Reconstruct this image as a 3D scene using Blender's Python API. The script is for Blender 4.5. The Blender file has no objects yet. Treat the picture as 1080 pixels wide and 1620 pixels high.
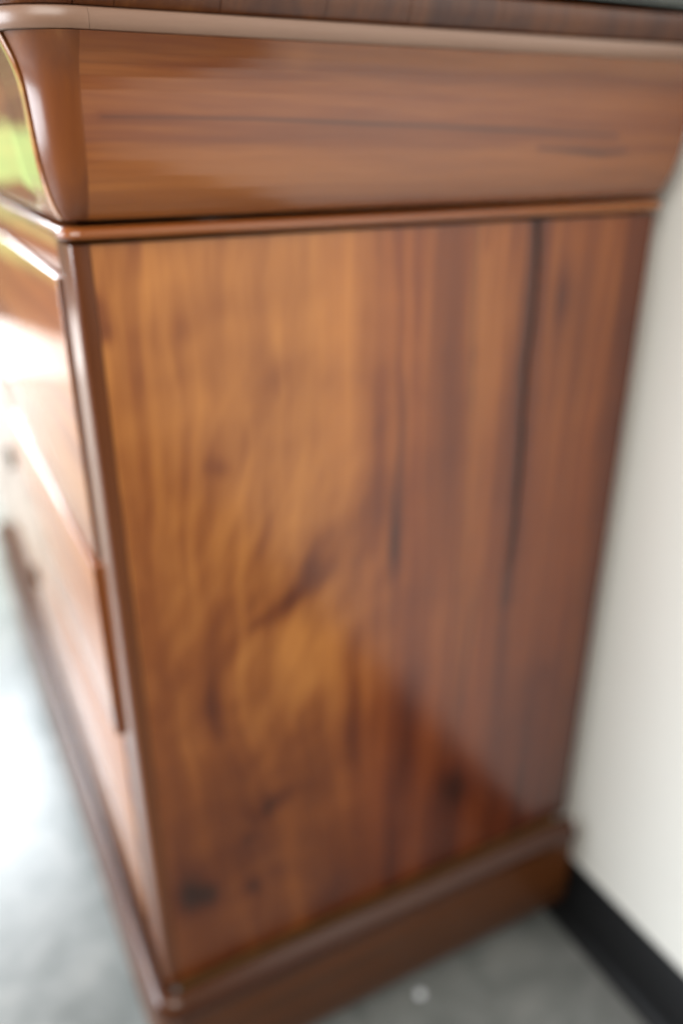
import bpy, bmesh, math, random
import numpy as np
from mathutils import Vector
rad = math.radians
scene = bpy.context.scene
F = 0.19                       # the chest's carcass starts 19 cm above the floor

# ---------------------------------------------------------------- camera
cd = bpy.data.cameras.new('camera'); cam = bpy.data.objects.new('camera', cd)
scene.collection.objects.link(cam); scene.camera = cam
yaw, pitch = 0.48395811, 0.43138173
fwd = Vector((-math.cos(pitch)*math.cos(yaw), math.cos(pitch)*math.sin(yaw), -math.sin(pitch)))
cam.location = (0.55246, -0.10188, 0.75961 + F)
cam.rotation_euler = fwd.to_track_quat('-Z', 'Y').to_euler()
cd.sensor_fit = 'VERTICAL'; cd.sensor_height = 36; cd.sensor_width = 24
cd.lens = 28.9; cd.clip_start = 0.02; cd.clip_end = 200
cd.dof.use_dof = True; cd.dof.focus_distance = 0.415; cd.dof.aperture_fstop = 1.9
scene.view_settings.view_transform = 'Standard'; scene.view_settings.look = 'None'
scene.view_settings.exposure = 0.25; scene.view_settings.gamma = 1.0

# ---------------------------------------------------------------- world and lamps
w = bpy.data.worlds.new('World'); scene.world = w; w.use_nodes = True
bg = w.node_tree.nodes['Background']
bg.inputs['Color'].default_value = (1.0, 0.97, 0.93, 1); bg.inputs['Strength'].default_value = 0.075

def area(name, loc, target, sx, sy, power, col):
    l = bpy.data.lights.new(name, 'AREA'); l.shape = 'RECTANGLE'; l.size = sx; l.size_y = sy
    l.energy = power; l.color = col
    o = bpy.data.objects.new(name, l); scene.collection.objects.link(o); o.location = loc
    o.rotation_euler = (Vector(target) - Vector(loc)).to_track_quat('-Z', 'Y').to_euler()
    return o
# the glazed door beyond the far end of the chest: sky above, lawn at eye level, bright paving at its foot
area('sky_light', (-3.0, -0.95, 2.05), (0, -0.95, 2.05), 2.5, 1.1, 205, (0.87, 0.94, 1.0))
area('lawn_light', (-3.0, -0.95, 0.78), (0, -0.95, 0.78), 2.5, 0.30, 2.6, (0.55, 0.95, 0.32))
area('paving_light', (-3.0, -0.95, 0.14), (0, -0.95, 0.14), 2.5, 0.25, 5.0, (1.0, 0.98, 0.96))
sp = bpy.data.lights.new('floor_fill_spot', 'SPOT'); sp.energy = 1600; sp.spot_size = rad(46); sp.spot_blend = 0.8; sp.shadow_soft_size = 0.05; sp.color = (1.0, 0.97, 0.93)  # added spot, brightens the floor that the drawer fronts mirror
so = bpy.data.objects.new('floor_fill_spot', sp); scene.collection.objects.link(so); so.location = (-3.6, -2.0, 2.8)
so.rotation_euler = (Vector((-2.65, -0.40, 0)) - so.location).to_track_quat('-Z', 'Y').to_euler()
# the wide window in front of the drawers
area('front_window_light', (-1.35, -3.2, 1.35), (-1.35, 0, 1.35), 3.0, 1.9, 255, (0.88, 0.94, 1.0))
# the softer light from the room behind the photographer
area('room_light', (0.95, -0.62, 1.72), (0.0, 0.2, 0.80), 1.0, 0.8, 20, (1.0, 0.96, 0.90))

# ---------------------------------------------------------------- helpers
col = scene.collection
def link(name, me, parent=None):
    o = bpy.data.objects.new(name, me); col.objects.link(o)
    if parent: o.parent = parent
    return o
def tag(o, label=None, cat=None, group=None, kind=None):
    for k, v in (('label', label), ('category', cat), ('group', group), ('kind', kind)):
        if v: o[k] = v
    return o
def smooth(me, ang=40):
    me.polygons.foreach_set('use_smooth', [True]*len(me.polygons))
    try: me.set_sharp_from_angle(angle=rad(ang))
    except Exception: pass
def mesh(name, v, f, mat, parent=None, sm=True, ang=40):
    me = bpy.data.meshes.new(name); me.from_pydata([tuple(map(float, a)) for a in v], [], f)
    bm = bmesh.new(); bm.from_mesh(me); bmesh.ops.recalc_face_normals(bm, faces=bm.faces); bm.to_mesh(me); bm.free()
    me.materials.append(mat)
    if sm: smooth(me, ang)
    return link(name, me, parent)
def box(name, lo, hi, mat, parent=None, bev=0.0, seg=3):
    bm = bmesh.new(); bmesh.ops.create_cube(bm, size=1)
    for vv in bm.verts:
        vv.co = Vector([(lo[i]+hi[i])/2 + vv.co[i]*(hi[i]-lo[i]) for i in range(3)])
    if bev: bmesh.ops.bevel(bm, geom=list(bm.edges), offset=bev, segments=seg, affect='EDGES', profile=0.5)
    me = bpy.data.meshes.new(name); bm.to_mesh(me); bm.free(); me.materials.append(mat)
    smooth(me, 35); return link(name, me, parent)

# value noise, for the figure of the veneers
class Noise:
    def __init__(s, seed): s.t = np.random.RandomState(seed).rand(256, 256)
    def __call__(s, x, y):
        xi = np.floor(x).astype(int); yi = np.floor(y).astype(int); fx = x-xi; fy = y-yi
        fx = fx*fx*(3-2*fx); fy = fy*fy*(3-2*fy); t = s.t
        a = t[xi & 255, yi & 255]; b = t[(xi+1) & 255, yi & 255]; c = t[xi & 255, (yi+1) & 255]; d = t[(xi+1) & 255, (yi+1) & 255]
        return (a*(1-fx)+b*fx)*(1-fy) + (c*(1-fx)+d*fx)*fy
def fbm(n, x, y, o=4, g=0.55):
    s = 0; a = 1; tot = 0
    for k in range(o): s = s + a*n(x*2**k + 17*k, y*2**k + 31*k); tot += a; a *= g
    return s/tot

# ---------------------------------------------------------------- materials
def mat_new(name):
    m = bpy.data.materials.new(name); m.use_nodes = True; nt = m.node_tree
    return m, nt, nt.nodes['Principled BSDF']
def N(nt, t, **kw):
    n = nt.nodes.new(t)
    for k, v in kw.items(): setattr(n, k, v)
    return n
def ramp(nt, stops):
    r = N(nt, 'ShaderNodeValToRGB'); e = r.color_ramp.elements
    while len(e) < len(stops): e.new(0.5)
    for q, (p, c) in zip(e, stops): q.position = p; q.color = (*c, 1)
    return r
DARK = (0.028, 0.008, 0.004); RED = (0.105, 0.024, 0.006); MID = (0.215, 0.061, 0.0125); GOLD = (0.45, 0.172, 0.039)
def wood(name, grain='Z', attr=False, tint=1.0, seed=0.0, coat_rough=0.15, coat=0.8, stops=None):
    m, nt, b = mat_new(name); L = nt.links
    tc = N(nt, 'ShaderNodeTexCoord'); mp = N(nt, 'ShaderNodeMapping')
    sc = {'X': (1.5, 34, 34), 'Y': (34, 1.5, 34), 'Z': (34, 34, 1.5)}[grain]
    mp.inputs['Scale'].default_value = sc; mp.inputs['Location'].default_value = (seed, seed*1.7, seed*0.6)
    L.new(tc.outputs['Object'], mp.inputs['Vector'])
    n1 = N(nt, 'ShaderNodeTexNoise'); n1.inputs['Scale'].default_value = 1.0; n1.inputs['Detail'].default_value = 6; n1.inputs['Roughness'].default_value = 0.62; n1.inputs['Distortion'].default_value = 0.5
    L.new(mp.outputs[0], n1.inputs['Vector'])
    mp2 = N(nt, 'ShaderNodeMapping'); mp2.inputs['Scale'].default_value = tuple(a*9 for a in sc)
    L.new(tc.outputs['Object'], mp2.inputs['Vector'])
    n2 = N(nt, 'ShaderNodeTexNoise'); n2.inputs['Detail'].default_value = 3; n2.inputs['Scale'].default_value = 1.0
    L.new(mp2.outputs[0], n2.inputs['Vector'])
    r = ramp(nt, stops or [(0.0, DARK), (0.33, RED), (0.62, MID), (1.0, GOLD)])
    if attr:
        at = N(nt, 'ShaderNodeAttribute', attribute_name='figure')
        sp = N(nt, 'ShaderNodeSeparateColor'); L.new(at.outputs['Color'], sp.inputs[0])
        base = sp.outputs[0]; k1 = 0.22
    else:
        base = None; k1 = 1.0
    ma = N(nt, 'ShaderNodeMath', operation='MULTIPLY_ADD')        # (noise) * k + base
    ma.inputs[1].default_value = k1 if attr else 1.25
    L.new(n1.outputs['Fac'], ma.inputs[0])
    if attr:
        su = N(nt, 'ShaderNodeMath', operation='SUBTRACT'); L.new(base, su.inputs[0]); su.inputs[1].default_value = k1*0.5
        L.new(su.outputs[0], ma.inputs[2])
    else: ma.inputs[2].default_value = -0.08
    mb = N(nt, 'ShaderNodeMath', operation='MULTIPLY_ADD'); L.new(n2.outputs['Fac'], mb.inputs[0]); mb.inputs[1].default_value = 0.16
    sb = N(nt, 'ShaderNodeMath', operation='SUBTRACT'); L.new(ma.outputs[0], sb.inputs[0]); sb.inputs[1].default_value = 0.08
    L.new(sb.outputs[0], mb.inputs[2]); L.new(mb.outputs[0], r.inputs[0])
    hs = N(nt, 'ShaderNodeMix', data_type='RGBA', blend_type='MULTIPLY'); hs.inputs[0].default_value = 1
    L.new(r.outputs[0], hs.inputs[6]); hs.inputs[7].default_value = (tint, tint, tint, 1)
    out = hs.outputs[2]
    if attr:                                                       # a redder heart and black cracks
        rd = N(nt, 'ShaderNodeMix', data_type='RGBA', blend_type='MULTIPLY'); L.new(sp.outputs[2], rd.inputs[0])
        L.new(out, rd.inputs[6]); rd.inputs[7].default_value = (0.95, 0.74, 0.68, 1)
        ck = N(nt, 'ShaderNodeMix', data_type='RGBA'); L.new(sp.outputs[1], ck.inputs[0])
        L.new(rd.outputs[2], ck.inputs[6]); ck.inputs[7].default_value = (0.020, 0.0075, 0.005, 1)
        out = ck.outputs[2]
    L.new(out, b.inputs['Base Color'])
    b.inputs['Roughness'].default_value = 0.42; b.inputs['Specular IOR Level'].default_value = 0.12
    b.inputs['Coat Weight'].default_value = coat; b.inputs['Coat Roughness'].default_value = coat_rough; b.inputs['Coat IOR'].default_value = 1.6
    bp = N(nt, 'ShaderNodeBump'); bp.inputs['Strength'].default_value = 0.06; bp.inputs['Distance'].default_value = 0.002
    L.new(n1.outputs['Fac'], bp.inputs['Height']); L.new(bp.outputs[0], b.inputs['Normal'])
    # the polish itself lies in slow waves
    n3 = N(nt, 'ShaderNodeTexNoise'); n3.inputs['Scale'].default_value = 9; L.new(tc.outputs['Object'], n3.inputs['Vector'])
    bc = N(nt, 'ShaderNodeBump'); bc.inputs['Strength'].default_value = 0.05; bc.inputs['Distance'].default_value = 0.01
    L.new(n3.outputs['Fac'], bc.inputs['Height']); L.new(bc.outputs[0], b.inputs['Coat Normal'])
    return m
M = {}
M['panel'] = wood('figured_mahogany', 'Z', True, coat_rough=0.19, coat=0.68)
M['frieze'] = wood('frieze_mahogany', 'Y', True, seed=3.1, tint=0.86, coat=1.0)
M['upright'] = wood('upright_mahogany', 'Z', seed=5.3, coat_rough=0.2, coat=0.55, tint=0.8, stops=[(0, RED), (0.4, (0.15, 0.043, 0.014)), (0.7, MID), (1, (0.3, 0.11, 0.03))])
M['rail_y'] = wood('moulding_mahogany_side', 'Y', seed=8.7, tint=0.85, coat=1.0, coat_rough=0.2)
M['bead'] = wood('worn_pale_bead', 'Y', seed=15.2, coat=0.5, coat_rough=0.3, stops=[(0, (0.13, 0.062, 0.036)), (0.5, (0.195, 0.108, 0.070)), (1, (0.25, 0.155, 0.108))])
M['ledge'] = wood('ledge_mahogany', 'Y', seed=12.3, tint=1.1, coat_rough=0.14)
M['stile'] = wood('stile_mahogany', 'Z', seed=5.3, coat=0.6, coat_rough=0.13, tint=0.62, stops=[(0, RED), (0.4, (0.15, 0.043, 0.014)), (0.7, MID), (1, (0.3, 0.11, 0.03))])
M['cross'] = wood('cross_grain_mahogany', 'Z', seed=2.2, tint=0.42, coat=0.5, coat_rough=0.2)
M['plinth'] = wood('plinth_mahogany', 'Y', seed=11.9, tint=0.5, coat=0.3, stops=[(0, RED), (0.45, (0.15, 0.05, 0.015)), (0.7, MID), (1, (0.28, 0.1, 0.027))])
M['base'] = wood('base_moulding_mahogany', 'Y', seed=9.4, stops=[(0, DARK), (0.4, RED), (0.8, (0.16, 0.05, 0.014)), (1, MID)], coat=0.42, coat_rough=0.17, tint=0.42)
M['front'] = wood('flame_mahogany_front', 'X', seed=1.4, tint=1.15, coat=1.0, coat_rough=0.09, stops=[(0, (0.16, 0.05, 0.016)), (0.45, MID), (1, GOLD)])
M['frame'] = wood('front_frame_mahogany', 'X', seed=6.6, tint=1.05)
def simple(name, c, rough, spec=0.5, metal=0.0):
    m, nt, b = mat_new(name); b.inputs['Base Color'].default_value = (*c, 1); b.inputs['Roughness'].default_value = rough
    b.inputs['Specular IOR Level'].default_value = spec; b.inputs['Metallic'].default_value = metal
    tc = N(nt, 'ShaderNodeTexCoord'); n = N(nt, 'ShaderNodeTexNoise'); n.inputs['Scale'].default_value = 40; n.inputs['Detail'].default_value = 4
    nt.links.new(tc.outputs['Object'], n.inputs['Vector'])
    r = ramp(nt, [(0.3, tuple(a*0.85 for a in c)), (0.7, tuple(min(1, a*1.1) for a in c))])
    nt.links.new(n.outputs['Fac'], r.inputs[0]); nt.links.new(r.outputs[0], b.inputs['Base Color'])
    return m
M['brass'] = simple('blackened_brass', (0.035, 0.028, 0.016), 0.6, 0.15)
M['black'] = simple('keyhole_dark', (0.012, 0.010, 0.008), 0.7)
M['rubber'] = simple('black_rubber', (0.0055, 0.0055, 0.006), 0.55, 0.3)
M['pine'] = simple('bare_drawer_wood', (0.30, 0.17, 0.065), 0.6)
M['chip'] = simple('white_paper', (0.85, 0.87, 0.92), 0.5)

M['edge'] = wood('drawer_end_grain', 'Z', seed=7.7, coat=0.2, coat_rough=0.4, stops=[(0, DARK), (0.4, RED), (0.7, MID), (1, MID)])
M['edge_shaded'] = wood('shaded_drawer_end', 'Z', seed=4.4, tint=0.35, coat=0.1, coat_rough=0.5)  # shade on the drawer end faces, put into a darker wood
m, nt, b = mat_new('grey_marble'); L = nt.links
tc = N(nt, 'ShaderNodeTexCoord'); n = N(nt, 'ShaderNodeTexNoise'); n.inputs['Scale'].default_value = 6; n.inputs['Detail'].default_value = 8; n.inputs['Distortion'].default_value = 1.5
L.new(tc.outputs['Object'], n.inputs['Vector']); r = ramp(nt, [(0.35, (0.035, 0.04, 0.034)), (0.6, (0.075, 0.085, 0.07)), (0.72, (0.2, 0.21, 0.19))])
L.new(n.outputs['Fac'], r.inputs[0]); L.new(r.outputs[0], b.inputs['Base Color']); b.inputs['Roughness'].default_value = 0.3; M['marble'] = m

m, nt, b = mat_new('wall_paint'); L = nt.links
tc = N(nt, 'ShaderNodeTexCoord'); n = N(nt, 'ShaderNodeTexNoise'); n.inputs['Scale'].default_value = 140; n.inputs['Detail'].default_value = 3
L.new(tc.outputs['Object'], n.inputs['Vector']); bp = N(nt, 'ShaderNodeBump'); bp.inputs['Strength'].default_value = 0.15; bp.inputs['Distance'].default_value = 0.002
L.new(n.outputs['Fac'], bp.inputs['Height']); L.new(bp.outputs[0], b.inputs['Normal'])
n2 = N(nt, 'ShaderNodeTexNoise'); n2.inputs['Scale'].default_value = 3; L.new(tc.outputs['Object'], n2.inputs['Vector'])
r = ramp(nt, [(0.3, (0.80, 0.788, 0.73)), (0.7, (0.84, 0.826, 0.765))]); L.new(n2.outputs['Fac'], r.inputs[0]); L.new(r.outputs[0], b.inputs['Base Color'])
b.inputs['Roughness'].default_value = 0.65; M['wall'] = m

m, nt, b = mat_new('polished_concrete'); L = nt.links
tc = N(nt, 'ShaderNodeTexCoord')
n = N(nt, 'ShaderNodeTexNoise'); n.inputs['Scale'].default_value = 11; n.inputs['Detail'].default_value = 6; n.inputs['Roughness'].default_value = 0.6; n.inputs['Distortion'].default_value = 0.6
n2 = N(nt, 'ShaderNodeTexNoise'); n2.inputs['Scale'].default_value = 2.2; n2.inputs['Detail'].default_value = 4
mx = N(nt, 'ShaderNodeMath', operation='MULTIPLY_ADD'); mx.inputs[1].default_value = 0.35
L.new(tc.outputs['Object'], n.inputs['Vector']); L.new(tc.outputs['Object'], n2.inputs['Vector'])
L.new(n2.outputs['Fac'], mx.inputs[0]); sb = N(nt, 'ShaderNodeMath', operation='SUBTRACT'); L.new(n.outputs['Fac'], sb.inputs[0]); sb.inputs[1].default_value = 0.175
L.new(sb.outputs[0], mx.inputs[2])
r = ramp(nt, [(0.30, (0.125, 0.134, 0.126)), (0.5, (0.200, 0.207, 0.197)), (0.70, (0.270, 0.272, 0.255))])
L.new(mx.outputs[0], r.inputs[0]); L.new(r.outputs[0], b.inputs['Base Color']); b.inputs['Roughness'].default_value = 0.29
bp = N(nt, 'ShaderNodeBump'); bp.inputs['Strength'].default_value = 0.05; bp.inputs['Distance'].default_value = 0.01
L.new(n.outputs['Fac'], bp.inputs['Height']); L.new(bp.outputs[0], b.inputs['Normal']); M['floor'] = m

# ---------------------------------------------------------------- the setting
WY = 0.52
fl = mesh('floor', [(-6, -6, 0), (6, -6, 0), (6, WY+0.1, 0), (-6, WY+0.1, 0)], [(0, 1, 2, 3)], M['floor'], sm=False); tag(fl, kind='structure')
wl = box('wall', (-6, WY, -0.05), (6, WY+0.1, 2.7), M['wall']); tag(wl, kind='structure')
# rubber cove base: thin skirting that curls out into a toe on the floor
prof = [(0.0, 0.1035), (-0.0018, 0.1035), (-0.0032, 0.1015), (-0.0032, 0.022)]
for k in range(1, 9):
    a = rad(90*k/8); prof.append((-0.0032 - 0.012*(1-math.cos(a)), 0.022 - 0.019*math.sin(a)))
prof += [(-0.0165, 0.0012), (-0.0165, 0.0004), (0.0, 0.0004)]
v = []; f = []; n_ = len(prof)
for x in (-6, 6):
    for (dy, z) in prof: v.append((x, WY - 0.0005 + dy, z))
for k in range(n_): f.append((k, (k+1) % n_, n_+(k+1) % n_, n_+k))
f += [tuple(range(n_)), tuple(range(2*n_-1, n_-1, -1))]
mesh('baseboard', v, f, M['rubber'], wl)

# ---------------------------------------------------------------- the chest of drawers
W = 1.20; D = 0.5; Y0 = -0.003; R = 0.008
chest = bpy.data.objects.new('chest_of_drawers', None); col.objects.link(chest)
chest.location = (0, 0, F); chest.empty_display_size = 0.2      # its frame: right front corner of the carcass
tag(chest, 'polished mahogany chest of drawers with bulging frieze and cracked side against the white wall', 'chest of drawers')

def ring(th, o, fs, side=1):
    """point of a moulding: th 0 = side, 90 = front of a corner; o = offset; fs = how much of it the front takes"""
    oo = o*(1 - (1-fs)*th/90.0); t = rad(th)
    x = -R + (R+oo)*math.cos(t); y = Y0 + R - (R+oo)*math.sin(t)
    return (x, y) if side > 0 else (-W - x, y)
def path_corner(t0, t1, n=9, side=1):
    return [('c', t0 + (t1-t0)*k/(n-1), side) for k in range(n)]
def path_pt(p, o, fs):
    if p[0] == 'c': return ring(p[1], o, fs, p[2])
    if p[0] == 's': return (o, p[1]) if p[2] > 0 else (-W - o, p[1])
    if p[0] == 'f': return (p[1], Y0 - o*fs)
def sweep(name, path, profile, mat, fs=0.6, inner=-0.012, parent=chest, fig=None):
    """closed moulding: profile is [(offset, z)] bottom to top; it gets a flat inner back and end caps"""
    prof = [(inner, profile[0][1])] + list(profile) + [(inner, profile[-1][1])]
    n = len(prof); v = []; f = []
    for p in path:
        for (o, z) in prof:
            x, y = path_pt(p, o, fs); v.append((x, y, z))
    for i in range(len(path)-1):
        for k in range(n):
            f.append((i*n+k, i*n+(k+1) % n, (i+1)*n+(k+1) % n, (i+1)*n+k))
    f += [tuple(range(n)), tuple(range(len(path)*n-1, (len(path)-1)*n-1, -1))]
    ob = mesh(name, v, f, mat, parent, ang=35)
    if fig: set_figure(ob, fig)
    return ob
def set_figure(ob, fig):
    me = ob.data; co = np.empty(len(me.vertices)*3); me.vertices.foreach_get('co', co); co = co.reshape(-1, 3)
    c = np.ones((len(co), 4)); c[:, 0], c[:, 1], c[:, 2] = fig(co)
    a = me.color_attributes.new('figure', 'FLOAT_COLOR', 'POINT'); a.data.foreach_set('color', np.clip(c, 0, 1).ravel().astype(np.float32))
def sides(n, y0, y1, s=1): return [('s', y0 + (y1-y0)*k/(n-1), s) for k in range(n)]

# --- side panel of figured veneer
def dist_line(y, z, pts):
    d = np.full(y.shape, 9.0); u = np.zeros(y.shape); tot = sum(math.dist(a, b) for a, b in zip(pts, pts[1:])); acc = 0
    for (a, b_) in zip(pts, pts[1:]):
        ab = np.array(b_) - np.array(a); l2 = ab@ab
        t = np.clip(((y-a[0])*ab[0] + (z-a[1])*ab[1])/l2, 0, 1)
        q = np.hypot(y-a[0]-t*ab[0], z-a[1]-t*ab[1]); s = q < d
        d = np.where(s, q, d); u = np.where(s, (acc + t*math.sqrt(l2))/tot, u); acc += math.sqrt(l2)
    return d, u
CRACK = [(0.3675, 0.706), (0.3729, 0.6596), (0.3740, 0.623), (0.3725, 0.5848), (0.3737, 0.5329), (0.3757, 0.4775), (0.3755, 0.4122), (0.372, 0.3356)]
LINE_B = [(0.309, 0.70), (0.3102, 0.6588), (0.3121, 0.6129), (0.3176, 0.5122)]
LINE_C = [(0.3403, 0.3865), (0.3354, 0.3386), (0.3268, 0.2512), (0.3153, 0.1657)]
LINE_D = [(0.2471, 0.5984), (0.246, 0.5242), (0.242, 0.4788), (0.2407, 0.4178)]
na, nb, nc, ne = Noise(4), Noise(9), Noise(21), Noise(33)
def blob(y, z, cy, cz, ry, rz, rot=0.0):
    c, s = math.cos(rot), math.sin(rot); a = (y-cy)*c + (z-cz)*s; b_ = -(y-cy)*s + (z-cz)*c
    return np.exp(-((a/ry)**2 + (b_/rz)**2))
def panel_fig_shade(co):
    y, z = co[:, 1], co[:, 2]
    wob = (fbm(nb, y*7+3, z*3.2) - 0.5)
    straight = np.clip((y-0.17)/0.12, 0, 1)
    yw = y + wob*(0.055*(1-straight) + 0.012)
    stripes = fbm(na, yw*48, z*1.6 + 5, 4) - 0.5
    fine = fbm(nc, yw*150, z*4 + 2, 2) - 0.5
    # cross figure of the left half
    flame = fbm(ne, (y*0.8+z*0.55)*14 + wob*3, (z-y*0.5)*17 + 9, 3) - 0.5
    ca, sa = math.cos(rad(62)), math.sin(rad(62)); al = (y*ca + z*sa); ac = (-y*sa + z*ca)
    feather = fbm(na, ac*62 + wob*2.0, al*6.5 + 3, 3) - 0.5
    fk = nc(yw*330, z*22); flecks = -0.16*np.clip((fk-0.80)/0.15, 0, 1)*nb(y*30, z*9)
    v = 0.70 + 0.10*np.clip((z-0.30)/0.3, 0, 1)*np.clip((0.36-y)/0.2, 0, 1) + stripes*(0.36 + 0.24*straight) + fine*(0.20 + 0.10*straight) + flame*(0.30*(1-straight) + 0.08) + feather*0.75*blob(y, z, 0.12, 0.42, 0.085, 0.15) + flecks  # upper left lightened: the stronger light there is put into the value
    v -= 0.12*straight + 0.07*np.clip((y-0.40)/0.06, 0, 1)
    for (cy, cz, ry, rz, ro, k) in [
        (0.136, 0.455, 0.020, 0.055, -0.35, 0.24), (0.150, 0.345, 0.034, 0.045, 0.4, 0.30), (0.10, 0.60, 0.05, 0.09, 0, 0.10), (0.081, 0.600, 0.03, 0.07, 0, 0.10),
        (0.158, 0.645, 0.022, 0.08, 0, 0.10), (0.200, 0.66, 0.016, 0.05, 0, 0.05), (0.100, 0.447, 0.006, 0.04, -0.4, 0.10),
        (0.345, 0.60, 0.02, 0.08, 0, 0.12), (0.400, 0.55, 0.016, 0.09, 0, 0.08), (0.42, 0.68, 0.03, 0.03, 0, 0.10), (0.30, 0.38, 0.006, 0.08, 0, 0.10),
        (0.137, 0.399, 0.030, 0.010, 0.55, -0.40), (0.165, 0.420, 0.016, 0.016, 0.5, -0.20), (0.108, 0.386, 0.012, 0.006, 0.6, -0.20),
        (0.065, 0.308, 0.009, 0.034, 0.0, -0.34), (0.114, 0.183, 0.018, 0.010, 0.6, -0.34), (0.029, 0.112, 0.016, 0.022, 0.2, -0.36),
        (0.048, 0.100, 0.010, 0.014, 0.0, -0.30), (0.092, 0.088, 0.008, 0.013, 0.5, -0.28), (0.090, 0.155, 0.006, 0.006, 0.0, -0.20),
        (0.084, 0.531, 0.012, 0.007, -0.5, -0.14), (0.405, 0.632, 0.009, 0.026, 0.0, -0.26), (0.329, 0.112, 0.022, 0.030, 0.4, -0.34),
        (0.241, 0.432, 0.006, 0.045, 0.0, -0.42), (0.066, 0.638, 0.006, 0.012, 0, -0.12), (0.261, 0.20, 0.012, 0.07, 0, -0.18),
        (0.202, 0.25, 0.008, 0.06, 0, -0.12), (0.225, 0.52, 0.008, 0.10, 0, -0.18), (0.205, 0.62, 0.006, 0.09, 0, -0.12), (0.41, 0.20, 0.04, 0.06, 0, -0.10),
        (0.009, 0.655, 0.006, 0.014, 0, -0.35), (0.012, 0.640, 0.005, 0.008, 0, -0.30), (0.35, 0.50, 0.008, 0.09, 0, -0.10)]:
        v = v + k*blob(y, z, cy, cz, ry, rz, ro)
    v -= 0.21*np.clip((0.36-z)/0.36, 0, 1)  # darker towards the bottom: falloff of the light put into the value
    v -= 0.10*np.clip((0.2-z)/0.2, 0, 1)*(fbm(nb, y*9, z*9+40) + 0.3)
    d, u = dist_line(y + 0.0050*(na(z*30, z*0+5)-0.5) + 0.0022*(nc(z*120, z*0+8)-0.5), z, CRACK); wdt = 0.0011*(0.8+0.7*na(u*19, u*0+3))*(1-0.35*u) + 0.0015*np.exp(-(u/0.12)**2) + 0.0009*blob(u, u*0, 0.62, 0, 0.2, 1); ck = np.clip(1.5 - d/wdt, 0, 1)*(0.88+0.12*na(u*11, u*0+9))*(1-0.25*u)*np.clip((1-u)*9, 0.0, 1)
    v -= 0.18*np.exp(-(d/0.010)**2)
    d, u = dist_line(y, z, LINE_B); ck = np.maximum(ck, 0.38*np.exp(-(d/0.0022)**2)*np.clip((1-u)*4, 0, 1))
    d, u = dist_line(y, z, LINE_C); ck = np.maximum(ck, 0.50*np.exp(-(d/0.0026)**2)*np.clip(u*5, 0, 1))
    d, u = dist_line(y, z, LINE_D); ck = np.maximum(ck, (0.25+0.35*u)*np.exp(-(d/0.0026)**2)*np.clip(u*4, 0, 1))
    red = np.clip(0.10 + 0.75*np.clip((y-0.16)/0.1, 0, 1)*(0.4 + fbm(nc, yw*25, z*1.2, 2)) - 0.5*blob(y, z, 0.40, 0.62, 0.10, 0.12) + 0.5*blob(y, z, 0.31, 0.12, 0.12, 0.16), 0, 1)
    return v, ck, red
def grid_panel(name, x, y0, y1, z0, z1, thick, mat, ny, nz, fig, sgn):
    ys = np.linspace(y0, y1, ny); zs = np.linspace(z0, z1, nz); Yg, Zg = np.meshgrid(ys, zs)
    flat = np.stack([np.full(Yg.size, x), Yg.ravel(), Zg.ravel()], 1)
    if fig:                                                # the crack is a real groove
        d, u = dist_line(flat[:, 1], flat[:, 2], CRACK); wdt = 0.0018*(1-u) + 0.0010
        flat[:, 0] -= sgn*0.0016*np.clip(1.2-d/wdt, 0, 1)*np.clip((1-u)*6, 0, 1)
        flat[:, 0] += sgn*0.0006*(fbm(nb, flat[:, 1]*6, flat[:, 2]*3+7, 2)-0.5)
    v = [tuple(a) for a in flat]; f = []
    for j in range(nz-1):
        for i in range(ny-1): f.append((j*ny+i, j*ny+i+1, (j+1)*ny+i+1, (j+1)*ny+i))
    # rim and back
    rim = [i for i in range(ny)] + [j*ny+ny-1 for j in range(1, nz)] + [(nz-1)*ny+i for i in range(ny-2, -1, -1)] + [j*ny for j in range(nz-2, 0, -1)]
    base = len(v)
    for k in rim: v.append((x - sgn*thick, v[k][1], v[k][2]))
    n = len(rim)
    for k in range(n): f.append((rim[k], base+k, base+(k+1) % n, rim[(k+1) % n]))
    f.append(tuple(base+k for k in range(n)))
    ob = mesh(name, v, f, mat, chest, ang=45)
    if fig: set_figure(ob, fig)
    return ob
grid_panel('side_panel', 0.0, 0.0095, D, 0.0, 0.6958, 0.02, M['panel'], 460, 420, panel_fig_shade, 1)
grid_panel('side_panel', -W, 0.0095, D, 0.0, 0.6958, 0.02, M['upright'], 2, 2, None, -1)
box('back_panel', (-W+0.021, D-0.012, 0.0), (-0.021, D, 0.699), M['pine'], chest)

# --- corner stiles with a rounded arris
for s in (1, -1):
    pts = [(0.0, 0.0090)] + [(-0.0048 + 0.0048*math.cos(rad(90*k/8)), Y0 + 0.0048 - 0.0048*math.sin(rad(90*k/8))) for k in range(9)] + [(-0.045, Y0), (-0.045, 0.030), (-0.0195, 0.030), (-0.0195, 0.0090)]
    v = []; f = []; n = len(pts)
    for z in (0.0, 0.6958):
        for (x, y) in pts: v.append((x if s > 0 else -W-x, y, z))
    for k in range(n): f.append((k, (k+1) % n, n+(k+1) % n, n+k))
    f += [tuple(range(n)), tuple(range(2*n-1, n-1, -1))]
    mesh('corner_stile', v, f, M['stile'], chest, ang=50)
# --- rails
for z0, z1 in ((0.6735, 0.6985), (0.4395, 0.4575), (0.2665, 0.2845), (0.0, 0.0275)):
    box('rail', (-W+0.0455, Y0+(0.0008 if z0 > 0.6 or z0 < 0.1 else 0.009), z0), (-0.0455, 0.03, z1), M['frame'], chest, 0.001, 2)
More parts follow.
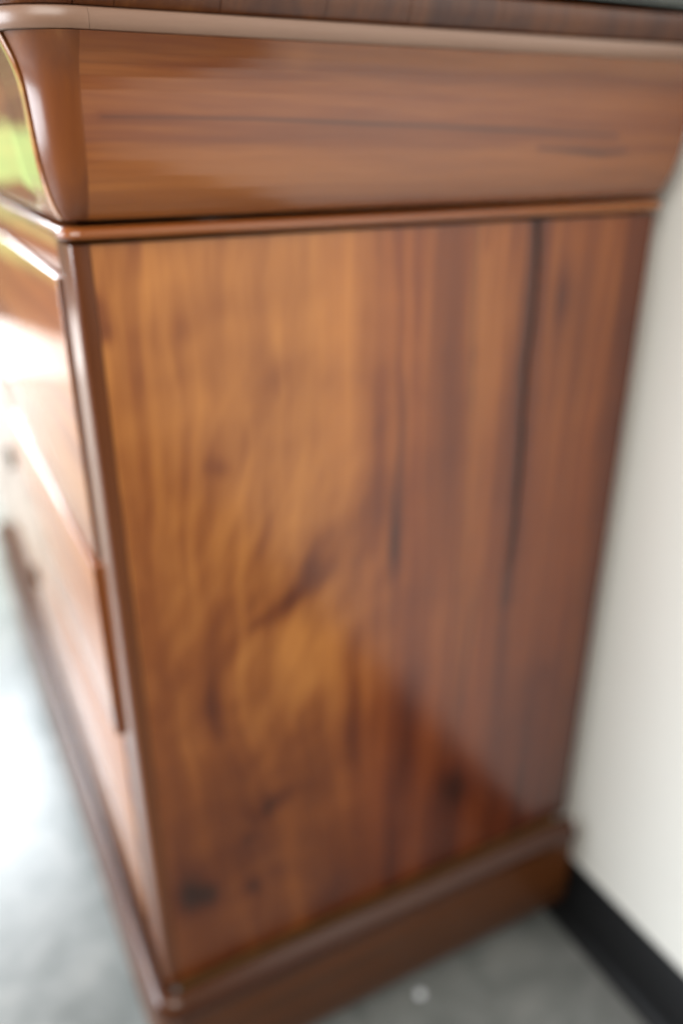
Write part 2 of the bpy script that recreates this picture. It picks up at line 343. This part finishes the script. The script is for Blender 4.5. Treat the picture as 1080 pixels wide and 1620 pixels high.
# --- three drawers under the frieze
for z0, z1, proud, kz in ((0.4508, 0.6705, 0.0030, 0.575), (0.2778, 0.4462, 0.0067, 0.354), (0.0295, 0.2732, 0.0016, 0.166)):
    yf = Y0 - proud
    d = box('drawer', (-W+0.0475, yf, z0), (-0.0475, yf+0.022, z1), M['front'], chest, 0.0014, 3)
    d.data.materials.append(M['edge_shaded'] if proud < 0.005 else M['edge']); d.data.polygons.foreach_set('material_index', [1 if abs(p.normal.x) > 0.9 else 0 for p in d.data.polygons])
    box('drawer_side', (-0.064, yf+0.0225, z0+0.012), (-0.052, 0.46, z1-0.014), M['pine'], d)
    box('drawer_side', (-W+0.052, yf+0.0225, z0+0.012), (-W+0.064, 0.46, z1-0.014), M['pine'], d)
    # oval keyhole plate, domed
    v = []; f = []; na_ = 28
    for (k, dy) in ((1.0, 0.0), (1.0, 0.0026), (0.82, 0.0044), (0.45, 0.0050)):
        for i in range(na_):
            a = 2*math.pi*i/na_; v.append((-W/2 + 0.0105*k*math.cos(a), yf - 0.0003 - dy, kz + 0.0175*k*math.sin(a)))
    for j in range(3):
        for i in range(na_): f.append((j*na_+i, j*na_+(i+1) % na_, (j+1)*na_+(i+1) % na_, (j+1)*na_+i))
    f.append(tuple(range(3*na_, 4*na_))); f.append(tuple(range(na_-1, -1, -1)))
    mesh('escutcheon', v, f, M['brass'], d)
    v = []; kp = [(0.0018*math.cos(a)*1.5, 0.004 + 0.0018*math.sin(a)*1.5) for a in [rad(-60 + 300*i/14) for i in range(15)]] + [(-0.0019, -0.0075), (0.0019, -0.0075)]
    for yy in (yf-0.0040, yf-0.0062):
        for (x, z) in kp: v.append((-W/2 + x, yy, kz + z))
    n = len(kp); f = [(k, (k+1) % n, n+(k+1) % n, n+k) for k in range(n)] + [tuple(range(n)), tuple(range(2*n-1, n-1, -1))]
    mesh('keyhole', v, f, M['black'], d)

def bead(zb, zt, o, n=8, base=0.0):
    h = (zt-zb)/2; return [(base + (o-base)*math.sin(math.pi*k/n)**0.6 if 0 < k < n else base, zb + h*(1-math.cos(math.pi*k/n))) for k in range(n+1)]
FULL = lambda e=0.497: sides(2, e, Y0+R+0.0001, 1) + path_corner(0, 90, 11, 1) + [('f', -0.1 - (W-0.2)*k/6, 1) for k in range(7)] + path_corner(90, 0, 11, -1) + sides(2, Y0+R+0.0001, e, -1)
# --- ledge bead between carcass and frieze
sweep('ledge_moulding', FULL(0.499), [(-0.0005, 0.6988), (0.0045, 0.6992), (0.0066, 0.7006), (0.0073, 0.7026), (0.0066, 0.7048), (0.0045, 0.7064), (-0.0030, 0.7070)], M['ledge'], fs=0.9)
# --- bulging frieze
FZ = [(-0.0040, 0.7100), (0.0045, 0.7112), (0.0084, 0.7150), (0.0120, 0.7205), (0.0158, 0.7280), (0.0188, 0.7360), (0.0212, 0.7450), (0.0230, 0.7550), (0.0243, 0.7650), (0.0254, 0.7740), (0.0266, 0.7820), (0.0284, 0.7890), (0.0310, 0.7950), (0.0345, 0.8005), (0.0385, 0.8055), (0.0420, 0.8098)]
def densify(pr, m):
    t = np.linspace(0, len(pr)-1, m); p = np.array(pr)
    return [(float(np.interp(a, range(len(pr)), p[:, 0])), float(np.interp(a, range(len(pr)), p[:, 1]))) for a in t]
def frieze_fig(co):
    y, z = co[:, 1], co[:, 2]
    wob = fbm(nb, y*4+9, z*12) - 0.5
    zz = z + wob*0.010 + y*0.012
    v = 0.66 + 0.30*(fbm(na, zz*70+7, y*2.2+3, 4)-0.5) + 0.16*(fbm(nc, zz*420, y*16, 3)-0.5) + 0.16*(fbm(ne, zz*22, y*5, 3)-0.5)
    d, u = dist_line(y, z, [(0.02, 0.7685), (0.1136, 0.768), (0.2557, 0.7642), (0.3904, 0.7594), (0.42, 0.758)])
    ck = 0.9*np.exp(-(d/0.0007)**2)*(0.45 + 0.55*np.clip(u*2.5, 0, 1))
    d2, u2 = dist_line(y, z, [(0.345, 0.7495), (0.385, 0.7475), (0.41, 0.7458), (0.433, 0.7468)])
    ck = np.maximum(ck, 0.75*np.exp(-(d2/(0.0006+0.0014*np.exp(-((u2-0.6)/0.3)**2)))**2))
    v -= 0.10*np.exp(-(d/0.003)**2) + 0.10*np.exp(-(d2/0.003)**2)
    v += 0.10*blob(y, z, 0.14, 0.802, 0.010, 0.006) + 0.10*blob(y, z, 0.12, 0.74, 0.12, 0.012)
    return v, ck, np.clip(0.45 + 0.5*wob + 0*y, 0, 1)
fz = densify(FZ, 180)
sweep('frieze_board', sides(260, 0.4955, 0.0095, 1), fz, M['frieze'], fs=0.5, fig=frieze_fig)
sweep('frieze_board', sides(2, 0.4955, 0.0098, -1), FZ, M['rail_y'], fs=0.5)
sweep('frieze_corner', [('s', 0.0094, 1)] + path_corner(0, 54, 10, 1), FZ, M['upright'], fs=0.5)
sweep('frieze_corner', [('s', 0.0094, -1)] + path_corner(0, 54, 10, -1), FZ, M['upright'], fs=0.5)
sweep('frieze_drawer', path_corner(57, 90, 8, 1) + [('f', -0.1 - (W-0.2)*k/6, 1) for k in range(7)] + path_corner(90, 57, 8, -1), [(o+0.0008, z) for o, z in FZ[1:]], M['front'], fs=0.55)
# --- pale bead under the top, in lengths, then the cross-banded moulding
bd = [(0.0405, 0.8100), (0.0418, 0.8104), (0.0428, 0.8122), (0.0432, 0.8150), (0.0430, 0.8180), (0.0418, 0.8204), (0.0395, 0.8212)]
sweep('top_bead', sides(2, 0.4965, 0.0150, 1), bd, M['bead'], fs=0.7)
sweep('top_bead', [('s', 0.0148, 1)] + path_corner(0, 90, 11, 1) + [('f', -0.1 - (W-0.2)*k/6, 1) for k in range(7)] + path_corner(90, 0, 11, -1) + sides(2, 0.0148, 0.4965, -1), bd, M['bead'], fs=0.7)
tm = [(0.0370, 0.8216), (0.0385, 0.8222), (0.0400, 0.8245), (0.0418, 0.8280), (0.0430, 0.8320), (0.0434, 0.8360), (0.0430, 0.8395), (0.0415, 0.8410)]
cuts = [0.4965, 0.4242, 0.3494, 0.2861, 0.2150, 0.1564, 0.0900, 0.0300, 0.0081]
random.seed(5)
for a, b_ in zip(cuts, cuts[1:]):
    dd = random.uniform(-0.0004, 0.0004)
    sweep('banding_piece', sides(2, a-0.0002, b_+0.0002, 1), [(o+dd, z) for o, z in tm], M['cross'], fs=0.7)
sweep('banding_piece', [('s', 0.0078, 1)] + path_corner(0, 90, 11, 1), tm, M['cross'], fs=0.7)
for k in range(14):
    x0 = -R - 0.0004 - (W-2*R)*k/14; x1 = -R + 0.0004 - (W-2*R)*(k+1)/14; dd = random.uniform(-0.0004, 0.0004)
    sweep('banding_piece', [('f', x0, 1), ('f', x1, 1)], [(o+dd, z) for o, z in tm], M['cross'], fs=0.7)
sweep('banding_piece', path_corner(90, 0, 11, -1), tm, M['cross'], fs=0.7)
sweep('banding_piece', sides(2, 0.0081, 0.4965, -1), tm, M['cross'], fs=0.7)
box('carcass_top', (-W+0.013, 0.02, 0.812), (-0.013, 0.495, 0.842), M['pine'], chest)
# --- dark stone slab
ms = bpy.data.meshes.new('marble_top'); bm = bmesh.new(); bmesh.ops.create_cube(bm, size=1)
lo = (-W-0.048, Y0-0.034, 0.8445); hi = (0.048, 0.503, 0.866)
for vv in bm.verts: vv.co = Vector([(lo[i]+hi[i])/2 + vv.co[i]*(hi[i]-lo[i]) for i in range(3)])
ve = [e for e in bm.edges if abs(e.verts[0].co.z-e.verts[1].co.z) > 0.01 and e.verts[0].co.y < 0]
bmesh.ops.bevel(bm, geom=ve, offset=0.04, segments=8, affect='EDGES')
bmesh.ops.bevel(bm, geom=[e for e in bm.edges if abs(e.verts[0].co.z-e.verts[1].co.z) < 1e-5], offset=0.003, segments=3, affect='EDGES')
bm.to_mesh(ms); bm.free(); ms.materials.append(M['marble']); smooth(ms, 40); link('marble_top', ms, chest)

# --- base moulding and plinth
bm_ = [(0.0072, -0.0016), (0.0105, -0.0018), (0.0155, -0.0038), (0.0200, -0.0078), (0.0230, -0.0125), (0.0245, -0.0172), (0.0246, -0.0215), (0.0236, -0.0258), (0.0215, -0.0290), (0.0200, -0.0300)]
sweep('base_moulding', FULL(0.4985), bm_[::-1], M['base'], fs=0.75, inner=0.0070)
pl = [(0.0100, -0.1410), (0.0150, -0.1385), (0.0178, -0.1340), (0.0196, -0.1260), (0.0204, -0.1150), (0.0206, -0.1000), (0.0206, -0.0306)]
sweep('plinth', FULL(0.4985), pl, M['plinth'], fs=0.75)
box('light_stop_board', (-W+0.0215, 0.031, 0.676), (-0.0215, 0.487, 0.6982), M['pine'], chest)  # unseen board added to stop light leaking through the gap under the ledge
box('bottom_board', (-W+0.013, 0.012, -0.045), (-0.013, 0.497, -0.002), M['pine'], chest)
for x in (-0.09, -W+0.05):
    for y in (0.05, 0.42):
        box('foot', (x, y, -F+0.0005), (x+0.04, y+0.04, -0.0455), M['black'], chest, 0.002, 2)

# ---------------------------------------------------------------- a scrap on the floor
bm = bmesh.new(); bmesh.ops.create_icosphere(bm, subdivisions=2, radius=1)
random.seed(2)
for vv in bm.verts:
    k = random.uniform(0.75, 1.15); vv.co = Vector((vv.co.x*0.0055*k, vv.co.y*0.0065*k, (vv.co.z*0.6+0.55)*0.0048*k))
me = bpy.data.meshes.new('paper_scrap'); bm.to_mesh(me); bm.free(); me.materials.append(M['chip'])
sc_ = link('paper_scrap', me); sc_.location = (0.012, 0.290, 0.0006)
tag(sc_, 'tiny white scrap lying on the grey floor beside the plinth', 'scrap')
